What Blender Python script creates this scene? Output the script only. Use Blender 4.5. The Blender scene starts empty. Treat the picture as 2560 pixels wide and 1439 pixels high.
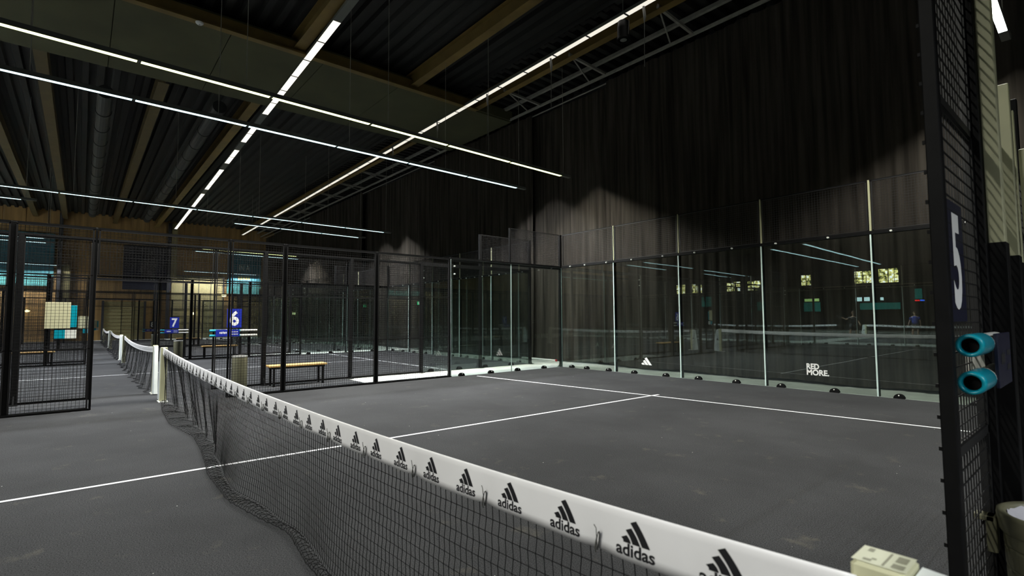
import bpy, math, random
from mathutils import Matrix, Vector
import numpy as np
random.seed(7)
S = bpy.context.scene
C = S.collection
PI = math.pi

# ---------------------------------------------------------------- camera, world, exposure
cam = bpy.data.objects.new('camera', bpy.data.cameras.new('camera'))
C.objects.link(cam)
cam.data.sensor_width = 36.0
cam.data.lens = 17.968
cam.data.clip_start = 0.02
cam.data.clip_end = 300
_r = Vector((0.6437962, 0.7651773, -0.0054900))
_u = Vector((0.0495653, -0.0345410, 0.9981734))
_f = Vector((-0.7635900, 0.6428924, 0.0601636))
cam.matrix_world = Matrix(((_r.x, _u.x, -_f.x, 5.9124), (_r.y, _u.y, -_f.y, -1.1534),
                           (_r.z, _u.z, -_f.z, 1.4489), (0, 0, 0, 1)))
cam.data.dof.use_dof = True
cam.data.dof.focus_distance = 5.0
cam.data.dof.aperture_fstop = 3.2
S.camera = cam
w = bpy.data.worlds.new('world'); S.world = w; w.use_nodes = True
w.node_tree.nodes['Background'].inputs[0].default_value = (0.10, 0.13, 0.16, 1)
w.node_tree.nodes['Background'].inputs[1].default_value = 0.02
S.view_settings.view_transform = 'Standard'
S.view_settings.look = 'None'
S.view_settings.gamma = 1
S.view_settings.use_curve_mapping = False
S.view_settings.exposure = 0.0
S.cycles.max_bounces = 8
S.cycles.diffuse_bounces = 3
S.cycles.glossy_bounces = 4
S.cycles.transparent_max_bounces = 40
S.cycles.sample_clamp_indirect = 4
LED = 350.0          # radiance of the pendant tubes over the courts
CEIL_LED = 1.7       # radiance of the dimmed ceiling tubes

# ---------------------------------------------------------------- materials
def nodes(name):
    m = bpy.data.materials.new(name); m.use_nodes = True
    nt = m.node_tree; nt.nodes.clear()
    out = nt.nodes.new('ShaderNodeOutputMaterial')
    return m, nt, out
def N(nt, t, **kw):
    n = nt.nodes.new(t)
    for k, v in kw.items(): setattr(n, k, v)
    return n
def mat(name, col, rough=.5, metal=0., spec=.5, var=0., vscale=8., bump=0., bscale=200., stretch=None, col2=None):
    m, nt, out = nodes(name)
    p = N(nt, 'ShaderNodeBsdfPrincipled')
    p.inputs['Roughness'].default_value = rough
    p.inputs['Metallic'].default_value = metal
    p.inputs['Specular IOR Level'].default_value = spec
    tc = N(nt, 'ShaderNodeTexCoord'); mp = N(nt, 'ShaderNodeMapping')
    if stretch: mp.inputs['Scale'].default_value = stretch
    nt.links.new(tc.outputs['Object'], mp.inputs[0])
    no = N(nt, 'ShaderNodeTexNoise'); no.inputs['Scale'].default_value = vscale; no.inputs['Detail'].default_value = 5
    nt.links.new(mp.outputs[0], no.inputs['Vector'])
    mx = N(nt, 'ShaderNodeMix', data_type='RGBA')
    c2 = col2 if col2 else tuple(c * (1 - var) for c in col)
    mx.inputs[6].default_value = (*c2, 1); mx.inputs[7].default_value = (*[min(1, c * (1 + var * .5)) for c in col], 1)
    rp = N(nt, 'ShaderNodeMapRange'); rp.inputs[1].default_value = .32; rp.inputs[2].default_value = .68
    nt.links.new(no.outputs[0], rp.inputs[0]); nt.links.new(rp.outputs[0], mx.inputs[0])
    nt.links.new(mx.outputs[2], p.inputs['Base Color'])
    if bump > 0:
        n2 = N(nt, 'ShaderNodeTexNoise'); n2.inputs['Scale'].default_value = bscale
        nt.links.new(mp.outputs[0], n2.inputs['Vector'])
        b = N(nt, 'ShaderNodeBump'); b.inputs['Strength'].default_value = bump; b.inputs['Distance'].default_value = .004
        nt.links.new(n2.outputs[0], b.inputs['Height']); nt.links.new(b.outputs[0], p.inputs['Normal'])
    nt.links.new(p.outputs[0], out.inputs[0])
    return m
def emat(name, col, st):
    m, nt, out = nodes(name)
    e = N(nt, 'ShaderNodeEmission'); e.inputs[0].default_value = (*col, 1); e.inputs[1].default_value = st
    nt.links.new(e.outputs[0], out.inputs[0]); return m
def led_mat(name, col, high, glow, t0=1.1, t1=2.1):
    """tube in a trough reflector: full output inside a beam that is narrow across the row and wide along it,
    a dim glow outside that beam (measured luminaire style light distribution in the lamp's own axes)"""
    m, nt, out = nodes(name)
    g = N(nt, 'ShaderNodeNewGeometry'); vt = N(nt, 'ShaderNodeVectorTransform', vector_type='VECTOR', convert_from='WORLD', convert_to='OBJECT')
    nt.links.new(g.outputs['Incoming'], vt.inputs[0]); sp = N(nt, 'ShaderNodeSeparateXYZ'); nt.links.new(vt.outputs[0], sp.inputs[0])
    ay = N(nt, 'ShaderNodeMath', operation='ABSOLUTE'); nt.links.new(sp.outputs[1], ay.inputs[0])
    az = N(nt, 'ShaderNodeMath', operation='ABSOLUTE'); nt.links.new(sp.outputs[2], az.inputs[0])
    dv = N(nt, 'ShaderNodeMath', operation='DIVIDE'); nt.links.new(ay.outputs[0], dv.inputs[0]); nt.links.new(az.outputs[0], dv.inputs[1])
    r = N(nt, 'ShaderNodeMapRange', interpolation_type='SMOOTHSTEP')
    r.inputs[1].default_value = t0; r.inputs[2].default_value = t1; r.inputs[3].default_value = 1; r.inputs[4].default_value = 0
    nt.links.new(dv.outputs[0], r.inputs[0])
    mx = N(nt, 'ShaderNodeMix', data_type='RGBA', clamp_result=False); mx.inputs[6].default_value = (*glow, 1); mx.inputs[7].default_value = (*[c * high for c in col], 1)
    nt.links.new(r.outputs[0], mx.inputs[0])
    e = N(nt, 'ShaderNodeEmission'); nt.links.new(mx.outputs[2], e.inputs[0]); e.inputs[1].default_value = 1
    nt.links.new(e.outputs[0], out.inputs[0]); return m
def glass_mat(name, tint, extra=.0):
    m, nt, out = nodes(name)
    lw = N(nt, 'ShaderNodeLayerWeight'); lw.inputs['Blend'].default_value = .5
    pw = N(nt, 'ShaderNodeMath', operation='POWER'); pw.inputs[1].default_value = 4.0
    nt.links.new(lw.outputs['Facing'], pw.inputs[0])
    mr = N(nt, 'ShaderNodeMapRange'); mr.inputs[3].default_value = .085 + extra; mr.inputs[4].default_value = 1.
    nt.links.new(pw.outputs[0], mr.inputs[0])
    # slight roller-wave distortion of toughened glass
    tc = N(nt, 'ShaderNodeTexCoord'); no = N(nt, 'ShaderNodeTexNoise'); no.inputs['Scale'].default_value = 1.3
    nt.links.new(tc.outputs['Object'], no.inputs['Vector'])
    b = N(nt, 'ShaderNodeBump'); b.inputs['Strength'].default_value = .06; b.inputs['Distance'].default_value = .004
    nt.links.new(no.outputs[0], b.inputs['Height'])
    tr = N(nt, 'ShaderNodeBsdfTransparent'); tr.inputs[0].default_value = (*tint, 1)
    gl = N(nt, 'ShaderNodeBsdfGlossy'); gl.inputs['Roughness'].default_value = 0.0; gl.inputs[0].default_value = (.88, 1, .97, 1)
    nt.links.new(b.outputs[0], gl.inputs['Normal'])
    mx = N(nt, 'ShaderNodeMixShader')
    nt.links.new(mr.outputs[0], mx.inputs[0]); nt.links.new(tr.outputs[0], mx.inputs[1]); nt.links.new(gl.outputs[0], mx.inputs[2])
    nt.links.new(mx.outputs[0], out.inputs[0]); return m

def carpet_mat():
    m, nt, out = nodes('court_carpet')
    p = N(nt, 'ShaderNodeBsdfPrincipled'); p.inputs['Roughness'].default_value = .95; p.inputs['Specular IOR Level'].default_value = .12
    tc = N(nt, 'ShaderNodeTexCoord')
    def noise(sc, det=3, rough=.6):
        n = N(nt, 'ShaderNodeTexNoise'); n.inputs['Scale'].default_value = sc; n.inputs['Detail'].default_value = det
        n.inputs['Roughness'].default_value = rough
        nt.links.new(tc.outputs['Object'], n.inputs['Vector']); return n
    fine = noise(120, 3, .8); big = noise(.55, 5, .6); sand = noise(2.6, 6, .7)
    r1 = N(nt, 'ShaderNodeMapRange'); r1.inputs[1].default_value = .3; r1.inputs[2].default_value = .72
    nt.links.new(fine.outputs[0], r1.inputs[0])
    a = N(nt, 'ShaderNodeMix', data_type='RGBA'); a.inputs[6].default_value = (.0035, .0037, .004, 1); a.inputs[7].default_value = (.073, .074, .078, 1)
    nt.links.new(r1.outputs[0], a.inputs[0])
    r2 = N(nt, 'ShaderNodeMapRange'); r2.inputs[1].default_value = .4; r2.inputs[2].default_value = .62; r2.inputs[3].default_value = .85; r2.inputs[4].default_value = 1.15
    nt.links.new(big.outputs[0], r2.inputs[0])
    v = N(nt, 'ShaderNodeVectorMath', operation='SCALE'); nt.links.new(a.outputs[2], v.inputs[0]); nt.links.new(r2.outputs[0], v.inputs['Scale'])
    r3 = N(nt, 'ShaderNodeMapRange'); r3.inputs[1].default_value = .60; r3.inputs[2].default_value = .8; r3.inputs[4].default_value = .3
    nt.links.new(sand.outputs[0], r3.inputs[0])
    b = N(nt, 'ShaderNodeMix', data_type='RGBA'); b.inputs[7].default_value = (.20, .18, .13, 1)
    nt.links.new(r3.outputs[0], b.inputs[0]); nt.links.new(v.outputs[0], b.inputs[6])
    vo = N(nt, 'ShaderNodeTexVoronoi'); vo.inputs['Scale'].default_value = 4.0
    nt.links.new(tc.outputs['Object'], vo.inputs['Vector'])
    lt = N(nt, 'ShaderNodeMath', operation='LESS_THAN'); lt.inputs[1].default_value = .018
    nt.links.new(vo.outputs['Distance'], lt.inputs[0])
    c = N(nt, 'ShaderNodeMix', data_type='RGBA'); c.inputs[7].default_value = (.6, .6, .55, 1)
    nt.links.new(lt.outputs[0], c.inputs[0]); nt.links.new(b.outputs[2], c.inputs[6])
    nt.links.new(c.outputs[2], p.inputs['Base Color'])
    bp = N(nt, 'ShaderNodeBump'); bp.inputs['Strength'].default_value = .15; bp.inputs['Distance'].default_value = .004
    nt.links.new(fine.outputs[0], bp.inputs['Height']); nt.links.new(bp.outputs[0], p.inputs['Normal'])
    nt.links.new(p.outputs[0], out.inputs[0]); return m

def window_mat():
    m, nt, out = nodes('daylit_trees')
    tc = N(nt, 'ShaderNodeTexCoord'); n = N(nt, 'ShaderNodeTexNoise'); n.inputs['Scale'].default_value = 3.5; n.inputs['Detail'].default_value = 6
    nt.links.new(tc.outputs['Object'], n.inputs['Vector'])
    r = N(nt, 'ShaderNodeValToRGB'); e = r.color_ramp.elements
    e[0].position = .36; e[0].color = (.02, .03, .01, 1); e[1].position = .62; e[1].color = (.9, .95, 1, 1)
    k = e.new(.46); k.color = (.45, .42, .12, 1); k = e.new(.54); k.color = (.8, .72, .3, 1)
    nt.links.new(n.outputs[0], r.inputs[0])
    em = N(nt, 'ShaderNodeEmission'); em.inputs[1].default_value = 9.
    nt.links.new(r.outputs[0], em.inputs[0]); nt.links.new(em.outputs[0], out.inputs[0]); return m

def poster_mat(name, ca, cb, z0, z1):
    m, nt, out = nodes(name)
    p = N(nt, 'ShaderNodeBsdfPrincipled'); p.inputs['Roughness'].default_value = .7
    tc = N(nt, 'ShaderNodeTexCoord'); sp = N(nt, 'ShaderNodeSeparateXYZ'); nt.links.new(tc.outputs['Object'], sp.inputs[0])
    mr = N(nt, 'ShaderNodeMapRange'); mr.inputs[1].default_value = z0; mr.inputs[2].default_value = z1
    nt.links.new(sp.outputs[2], mr.inputs[0])
    no = N(nt, 'ShaderNodeTexNoise'); no.inputs['Scale'].default_value = 1.2; nt.links.new(tc.outputs['Object'], no.inputs['Vector'])
    ad = N(nt, 'ShaderNodeMath', operation='MULTIPLY_ADD'); ad.inputs[1].default_value = .5; ad.inputs[2].default_value = -.25
    nt.links.new(no.outputs[0], ad.inputs[0])
    a2 = N(nt, 'ShaderNodeMath', operation='ADD', use_clamp=True); nt.links.new(ad.outputs[0], a2.inputs[0]); nt.links.new(mr.outputs[0], a2.inputs[1])
    mx = N(nt, 'ShaderNodeMix', data_type='RGBA'); mx.inputs[6].default_value = (*ca, 1); mx.inputs[7].default_value = (*cb, 1)
    nt.links.new(a2.outputs[0], mx.inputs[0]); nt.links.new(mx.outputs[2], p.inputs[0]); nt.links.new(p.outputs[0], out.inputs[0]); return m

M = {}
M['carpet'] = carpet_mat()
M['concrete'] = mat('pale_concrete', (.66, .68, .62), .75, var=.18, vscale=1.5, bump=.1)
M['steel'] = mat('black_powder_coat', (.0042, .0042, .0045), .62, var=.3, vscale=20, spec=.12)
M['wire'] = mat('black_wire', (.013, .0125, .0132), .42, spec=.4)
M['wiredark'] = mat('dull_black_wire', (.010, .010, .010), .5, spec=.3)
M['truss'] = mat('light_steel_truss', (.26, .25, .22), .55, var=.15)
M['glass'] = glass_mat('court_glass', (.82, .852, .838))
M['edge'] = mat('lit_glass_edge', (.60, .74, .70), .3, var=.1)
M['line'] = mat('white_line_paint', (.82, .83, .84), .8, var=.08, vscale=30)
M['vinyl'] = mat('white_vinyl', (.88, .87, .885), .42, var=.05, vscale=3, bump=.25, bscale=5)
M['print'] = mat('black_print', (.008, .008, .01), .5)
M['cord'] = mat('black_net_cord', (.006, .006, .0065), .8, var=.2, spec=.2)
M['tie'] = mat('dark_tie_cord', (.07, .07, .06), .6)
M['post'] = mat('cream_post_paint', (.62, .61, .40), .45, var=.08, vscale=4)
M['pad'] = mat('white_pad_vinyl', (.70, .74, .72), .45, var=.06)
M['blue'] = mat('royal_blue_panel', (.010, .022, .30), .4)
M['navy'] = mat('navy_sign', (.0025, .004, .022), .45)
M['white'] = mat('white_print', (.82, .82, .80), .5)
M['tube'] = mat('white_tube', (.72, .73, .68), .35)
M['teal'] = mat('teal_plastic', (.0, .27, .36), .3, var=.1)
M['cream'] = mat('cream_board', (.52, .50, .32), .6)
M['wood'] = mat('bench_wood', (.52, .31, .10), .5, var=.25, vscale=6, stretch=(8, 1, 8))
M['bin'] = mat('brushed_steel_bin', (.13, .125, .075), .5, metal=.1, var=.2, vscale=3)
M['curtain'] = mat('black_curtain', (.039, .034, .0285), .95, var=.55, vscale=3.2, stretch=(3.0, 1, .10), spec=.03)
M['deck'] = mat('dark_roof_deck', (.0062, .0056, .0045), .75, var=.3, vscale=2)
M['ochredim'] = mat('shaded_ochre_steel', (.075, .052, .014), .6, var=.2, vscale=2)  # darker copy of the ochre, dimness of the left roof put into colour
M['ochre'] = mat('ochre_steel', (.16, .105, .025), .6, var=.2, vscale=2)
M['olive'] = mat('olive_soffit', (.062, .062, .026), .8, var=.2, vscale=.8)
M['grey'] = mat('grey_steel', (.15, .15, .14), .5, var=.15)
M['duct'] = mat('dark_duct_metal', (.018, .019, .019), .6, var=.2)
M['postpale'] = mat('pale_olive_post', (.42, .42, .26), .55, var=.12, vscale=3)  # pale tone; on the end-wall upper posts it stands in for lamp light
M['housing'] = mat('grey_lamp_housing', (.09, .095, .085), .5)
M['wallwood'] = mat('stained_wood_panel', (.36, .22, .08), .7, var=.35, vscale=1.5, stretch=(1, 3, .2))
M['wallpale'] = mat('pale_wall_panel', (.30, .26, .12), .7, var=.12)
M['dark'] = mat('dark_wall_paint', (.03, .03, .033), .85, var=.2)
M['galwall'] = mat('gallery_concrete', (.30, .26, .18), .8, var=.2)
M['tube_green'] = led_mat('led_warm', (1., .99, .90), LED, (3.8, 4.2, 1.8))
M['tube_cool'] = led_mat('led_cool', (.93, .97, 1.), LED, (2.1, 3.1, 3.3))
M['tube_ceiling'] = led_mat('led_ceiling', (1., .96, .86), CEIL_LED, (.92, .88, .76), .3, .9)
M['window'] = window_mat()
M['screen'] = emat('teal_screen', (.05, .38, .33), 1.1)
M['screenwhite'] = emat('white_backlit', (.7, .95, 1.), 6.)
M['screengreen'] = emat('green_backlit', (.6, .85, .3), 4.)
M['red'] = emat('red_lamp', (1, .03, .03), 7.)
M['bluelamp'] = emat('blue_lamp', (.05, .15, 1), 7.)
M['exit'] = emat('exit_green', (.05, .8, .3), 2.0)
M['bulb'] = emat('wall_bulb', (1., .9, .5), 9.)
M['skin'] = mat('skin', (.50, .32, .22), .55)
M['hair'] = mat('hair', (.10, .05, .02), .6)
M['shirt_black'] = mat('black_shirt', (.02, .02, .022), .8)
M['shirt_blue'] = mat('blue_shirt', (.02, .05, .30), .8)
M['bag'] = mat('bin_liner', (.45, .44, .47), .35, var=.2, vscale=12)
M['poster_teal'] = poster_mat('teal_poster', (.045, .19, .175), (.035, .15, .20), -1.4, -.6)
M['poster_dark'] = poster_mat('dark_poster', (.008, .010, .03), (.03, .03, .035), -.5, 1.)

# ---------------------------------------------------------------- mesh helpers
class MB:
    def __init__(s): s.v = []; s.f = []; s.mi = []; s.sm = False
    def add(s, vs, fs, mi=0):
        o = len(s.v); s.v += [tuple(v) for v in vs]
        s.f += [tuple(i + o for i in f) for f in fs]; s.mi += [mi] * len(fs); return s
    def box(s, x0, x1, y0, y1, z0, z1, mi=0):
        return s.add([(x0, y0, z0), (x1, y0, z0), (x1, y1, z0), (x0, y1, z0), (x0, y0, z1), (x1, y0, z1), (x1, y1, z1), (x0, y1, z1)],
                     [(0, 3, 2, 1), (4, 5, 6, 7), (0, 1, 5, 4), (1, 2, 6, 5), (2, 3, 7, 6), (3, 0, 4, 7)], mi)
    def cbox(s, x0, x1, y0, y1, z0, z1, b=.004, mi=0):
        """box with chamfered vertical and top/bottom edges"""
        pts = []
        for z, k in ((z0, b), (z0 + b, 0), (z1 - b, 0), (z1, b)):
            a, c, d, e = x0 + k, x1 - k, y0 + k, y1 - k
            bb = b
            pts.append([(a + bb, d, z), (c - bb, d, z), (c, d + bb, z), (c, e - bb, z), (c - bb, e, z), (a + bb, e, z), (a, e - bb, z), (a, d + bb, z)])
        return s.loft(pts, mi=mi)
    def loft(s, rings, close=True, caps=True, mi=0):
        n = len(rings[0]); vs = [p for r in rings for p in r]; fs = []
        for i in range(len(rings) - 1):
            for j in range(n if close else n - 1):
                k = (j + 1) % n
                fs.append((i * n + j, i * n + k, (i + 1) * n + k, (i + 1) * n + j))
        if caps and close:
            fs.append(tuple(range(n - 1, -1, -1))); fs.append(tuple((len(rings) - 1) * n + j for j in range(n)))
        return s.add(vs, fs, mi)
    def tube(s, pts, r, n=6, caps=True, mi=0):
        P = [Vector(p) for p in pts]; rings = []
        for i, p in enumerate(P):
            d = (P[min(i + 1, len(P) - 1)] - P[max(i - 1, 0)]).normalized()
            a = Vector((0, 0, 1)) if abs(d.z) < .9 else Vector((1, 0, 0))
            u = d.cross(a).normalized(); v = d.cross(u)
            rr = r[i] if isinstance(r, (list, tuple)) else r
            rings.append([tuple(p + u * rr * math.cos(t * 2 * PI / n) + v * rr * math.sin(t * 2 * PI / n)) for t in range(n)])
        return s.loft(rings, caps=caps, mi=mi)
    def bar(s, a, b, wd, h, mi=0):
        a = Vector(a); b = Vector(b); d = (b - a).normalized()
        up = Vector((0, 0, 1)) if abs(d.z) < .95 else Vector((0, 1, 0))
        u = d.cross(up).normalized() * wd / 2; v = u.cross(d).normalized() * h / 2
        return s.loft([[tuple(p + q) for q in (-u - v, u - v, u + v, -u + v)] for p in (a, b)], mi=mi)
    def lathe(s, prof, n=24, c=(0, 0), mi=0, caps=False):
        rings = [[(c[0] + r * math.cos(t * 2 * PI / n), c[1] + r * math.sin(t * 2 * PI / n), z) for t in range(n)] for r, z in prof]
        return s.loft(rings, caps=caps, mi=mi)
    def build(s, name, m, parent=None, smooth=False, loc=None):
        me = bpy.data.meshes.new(name)
        me.from_pydata(s.v, [], s.f)
        mats = m if isinstance(m, (list, tuple)) else [m]
        for x in mats: me.materials.append(M[x])
        if len(mats) > 1: me.polygons.foreach_set('material_index', s.mi)
        if smooth: me.polygons.foreach_set('use_smooth', [True] * len(me.polygons))
        me.update()
        o = bpy.data.objects.new(name, me); C.objects.link(o)
        if parent: o.parent = parent
        if loc: o.location = loc
        return o
def tag(o, label=None, cat=None, group=None, kind=None):
    if label: o['label'] = label
    if cat: o['category'] = cat
    if group: o['group'] = group
    if kind: o['kind'] = kind
    return o
def thing(name, label, cat, loc=(0, 0, 0), rz=0, group=None):
    o = bpy.data.objects.new(name, None); C.objects.link(o); o.location = loc; o.rotation_euler[2] = rz
    o.empty_display_size = .1
    return tag(o, label, cat, group)
def dup(root, loc, rz=None, label=None, group=None):
    def cp(o, par):
        c = o.copy(); C.objects.link(c); c.parent = par
        for ch in list(kids[o.name]): cp(ch, c)
        return c
    kids = {}
    def walk(o):
        kids[o.name] = list(o.children)
        for ch in o.children: walk(ch)
    walk(root)
    r = cp(root, None); r.location = loc
    if rz is not None: r.rotation_euler[2] = rz
    if label: r['label'] = label
    if group: r['group'] = group
    return r
def struct(o, label=None):
    o['kind'] = 'structure'
    if label: o['label'] = label
    return o
def text_mesh(txt, bold=0., sx=1.):
    cu = bpy.data.curves.new('t', 'FONT'); cu.body = txt; cu.size = 1; cu.offset = bold; cu.resolution_u = 4
    o = bpy.data.objects.new('t', cu); C.objects.link(o)
    bpy.context.view_layer.update()
    ev = o.evaluated_get(bpy.context.evaluated_depsgraph_get()); me = ev.to_mesh()
    V = [(v.co.x * sx, v.co.y) for v in me.vertices]; F = [tuple(p.vertices) for p in me.polygons]
    ev.to_mesh_clear(); bpy.data.objects.remove(o); bpy.data.curves.remove(cu)
    xs = [v[0] for v in V]; ys = [v[1] for v in V]
    x0, x1, y0, y1 = min(xs), max(xs), min(ys), max(ys)
    return [((x - x0) / (x1 - x0), (y - y0) / (y1 - y0)) for x, y in V], F, (x1 - x0) / (y1 - y0)
def stamp(mb, tm, fn, x0, x1, y0, y1, mi=0):
    """text mesh mapped into the rectangle, fn(u,v) -> 3D"""
    V, F, _ = tm
    mb.add([fn(x0 + (x1 - x0) * a, y0 + (y1 - y0) * b) for a, b in V], F, mi)
BARS = [[(.07, 0), (.324, 0), (.18, .25), (-.01, .14)],
        [(.385, 0), (.639, 0), (.333, .53), (.143, .42)],
        [(.70, 0), (.954, 0), (.486, .81), (.296, .70)]]
def bars_stamp(mb, fn, x0, x1, y0, y1, mi=0, curve=0.):
    for b in BARS:
        vs = []
        (ax, ay), (bx, by), (cx, cy), (dx, dy) = b
        n = 5; L = []; R = []
        for i in range(n + 1):
            t = i / n; k = curve * math.sin(PI * t)
            L.append((ax + (dx - ax) * t + k, ay + (dy - ay) * t)); R.append((bx + (cx - bx) * t + k, by + (cy - by) * t))
        P = [fn(x0 + (x1 - x0) * p[0], y0 + (y1 - y0) * p[1] / .81) for p in L + R]
        mb.add(P, [(i, i + n + 1, i + n + 2, i + 1) for i in range(n)], mi)
TX = {k: text_mesh(k, bold=b, sx=s) for k, b, s in (('adidas', .022, 1), ('RED', .035, 1), ('MORE.', .035, 1), ('5', .03, 1), ('6', .03, 1), ('7', .03, 1), ('8', .03, 1), ('IN A', .01, 1))}

# ---------------------------------------------------------------- room shell
XF, XN = -5.0, 5.53              # long sides of the near court
mb = MB(); mb.box(-46, 20, -46, 13, -.3, -.012); struct(mb.build('floor', 'concrete'))
mb = MB()
mb.box(-5.03, 5.56, -10, 9.99, -.01, 0)
for a, b in ((-16.5, -6.5), (-28, -18), (-39.5, -29.5)): mb.box(a, b, -10, 9.99, -.01, 0)
for a, b in ((-6.5, -5.03), (-18, -16.5), (-29.5, -28)): mb.box(a, b, -10, 3.9, -.01, 0)
mb.box(5.56, 12, -10, 9.99, -.01, 0); mb.box(-43, -39.5, -10, 3.9, -.01, 0)
for a, b in ((-5.2, 5.3), (-16.7, -6.7), (-28, -18)): mb.box(a, b, -33, -13, -.01, 0)
o = mb.build('court_turf', 'carpet'); struct(o, 'dark grey sandy carpet surface of the courts')
mb = MB()
def seg(ax, ay, bx, by, wd=.05):
    d = Vector((bx - ax, by - ay)).normalized() * wd / 2; n = Vector((-d.y, d.x))
    mb.box(0, 0, 0, 0, 0, 0) if 0 else mb.add([(ax + n.x, ay + n.y, .003), (ax - n.x, ay - n.y, .003), (bx - n.x, by - n.y, .003), (bx + n.x, by + n.y, .003)], [(0, 1, 2, 3)])
seg(-4.72, 6.62, 5.5, 7.53); seg(.20, 7.28, 0.05, 0.0); seg(.05, 0, 0, -6.9); seg(-5, -6.95, 5.5, -6.95)
struct(mb.build('floor_line_markings', 'line'), 'white service and centre lines of the near court')
mb = MB()
for a, b in ((-16.5, -6.5), (-28, -18), (-39.5, -29.5)):
    c = (a + b) / 2
    for y in (-6.95, 6.95): seg(a, y, b, y)
    seg(c, -6.95, c, 7.15)
for a, b in ((-5.2, 5.3), (-16.7, -6.7)):
    c = (a + b) / 2
    for y in (-30, -16): seg(a, y, b, y)
    seg(c, -30, c, -16)
struct(mb.build('floor_line_markings', 'line'), 'white lines of the courts farther off')

def slab(name, m, *b):
    mb = MB(); mb.box(*b); return struct(mb.build(name, m))
slab('wall_right', 'dark', 20, 20.3, -46, 13, -.3, 10)
slab('wall_back', 'dark', -46, 20, 12.2, 12.5, -.3, 10)
# far end wall, stained vertical panels with grooves
mb = MB(); mb.box(-46.3, -44, -46, 13, -.3, 10, 0)
y = -14.0
while y < 12:
    mb.box(-44, -43.95, y + .02, y + 1.18, 4.9, 9.7); y += 1.2
struct(mb.build('wall_end', 'wallwood'))
slab('wall_front', 'dark', -46, 20, -46.3, -45, -.3, 10)
# roof deck with trapezoid ribs
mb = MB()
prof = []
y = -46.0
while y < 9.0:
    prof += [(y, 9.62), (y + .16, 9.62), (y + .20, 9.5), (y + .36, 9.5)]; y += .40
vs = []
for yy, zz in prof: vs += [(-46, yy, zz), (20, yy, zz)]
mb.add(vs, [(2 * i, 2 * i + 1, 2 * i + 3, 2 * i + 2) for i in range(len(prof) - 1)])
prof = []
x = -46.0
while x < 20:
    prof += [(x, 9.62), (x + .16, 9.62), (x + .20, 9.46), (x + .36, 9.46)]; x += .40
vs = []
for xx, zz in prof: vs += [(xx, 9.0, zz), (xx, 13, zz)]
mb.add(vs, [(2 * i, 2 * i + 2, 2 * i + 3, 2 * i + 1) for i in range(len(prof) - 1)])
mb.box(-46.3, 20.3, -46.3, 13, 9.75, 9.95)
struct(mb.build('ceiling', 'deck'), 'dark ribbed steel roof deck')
# purlins and beams along the hall
def beam(label, y, z, wd, h, x0=-44, x1=19, m='ochre'):
    mb = MB(); mb.box(x0, x1, y - wd / 2, y + wd / 2, z - .012, z); mb.box(x0, x1, y - .01, y + .01, z, z + h); mb.box(x0, x1, y - wd / 2, y + wd / 2, z + h, z + h + .012)
    o = mb.build('ceiling_beam', m); tag(o, label, 'beam', 'steel beams under the roof', None); return o
beam('ochre roof beam running toward the far wall right of the middle ceiling lamps', 6.85, 9.0, .26, .4, -9.0, 19)
beam('ochre roof beam beside the left row of ceiling lamps', 3.25, 9.0, .30, .4)
beam('ochre roof beam beside the right row of ceiling lamps', 9.42, 8.95, .22, .4)
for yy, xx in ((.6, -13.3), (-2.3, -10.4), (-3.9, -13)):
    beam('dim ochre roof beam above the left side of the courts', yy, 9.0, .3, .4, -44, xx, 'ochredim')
mb = MB(); mb.box(-8.62, -8.42, -20, 9.4, 8.86, 8.9); mb.box(-8.53, -8.51, -20, 9.4, 8.9, 9.2)
tag(mb.build('ceiling_beam', 'ochre'), 'narrow ochre cross beam along the edge of the olive soffit', 'beam')
# the olive suspended soffit
mb = MB()
y = -20.0
while y < 11.0:
    mb.box(-12.9, -8.66, y, min(y + 2.38, 11.1), 8.9, 9.0); y += 2.4
mb.box(-12.95, -8.6, -20, 11.12, 8.95, 9.3)
tag(mb.build('ceiling_soffit', 'olive'), 'flat olive panelled soffit crossing the hall under the roof', 'soffit')
# truss next to the curtain
mb = MB()
mb.bar((-44, 11.05, 8.98), (19, 11.05, 8.98), .07, .07); mb.bar((-44, 10.8, 9.3), (19, 10.8, 9.3), .1, .1)
x = 2.0
while x > -40:
    mb.bar((x, 9.3, 9.0), (x - .1, 11.05, 9.0), .07, .07); mb.bar((x, 9.3, 9.05), (x - .75, 11.0, 9.0), .035, .035); x -= 2.95
mb.tube([(-44, 11.3, 8.86), (19, 11.3, 8.86)], .02)
tag(mb.build('roof_truss', 'truss'), 'grey roof truss with diagonal braces above the black curtain', 'truss')
# air duct in the dark left part of the roof
for k, (yy, x0, x1) in enumerate(((-.8, -40, -15), (2.3, -40, -14))):
    mb = MB(); mb.tube([(x0, yy, 8.9), (x1, yy, 8.9)], .22, 16)
    for j in range(12): mb.tube([(x0 + 1 + j * 2, yy, 8.9), (x0 + 1.05 + j * 2, yy, 8.9)], .24, 16)
    tag(mb.build('air_duct', 'duct', smooth=False), ('round grey air duct nearest the left picture edge under the roof', 'round grey air duct beside the left row of ceiling lamps')[k], 'duct')

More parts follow.
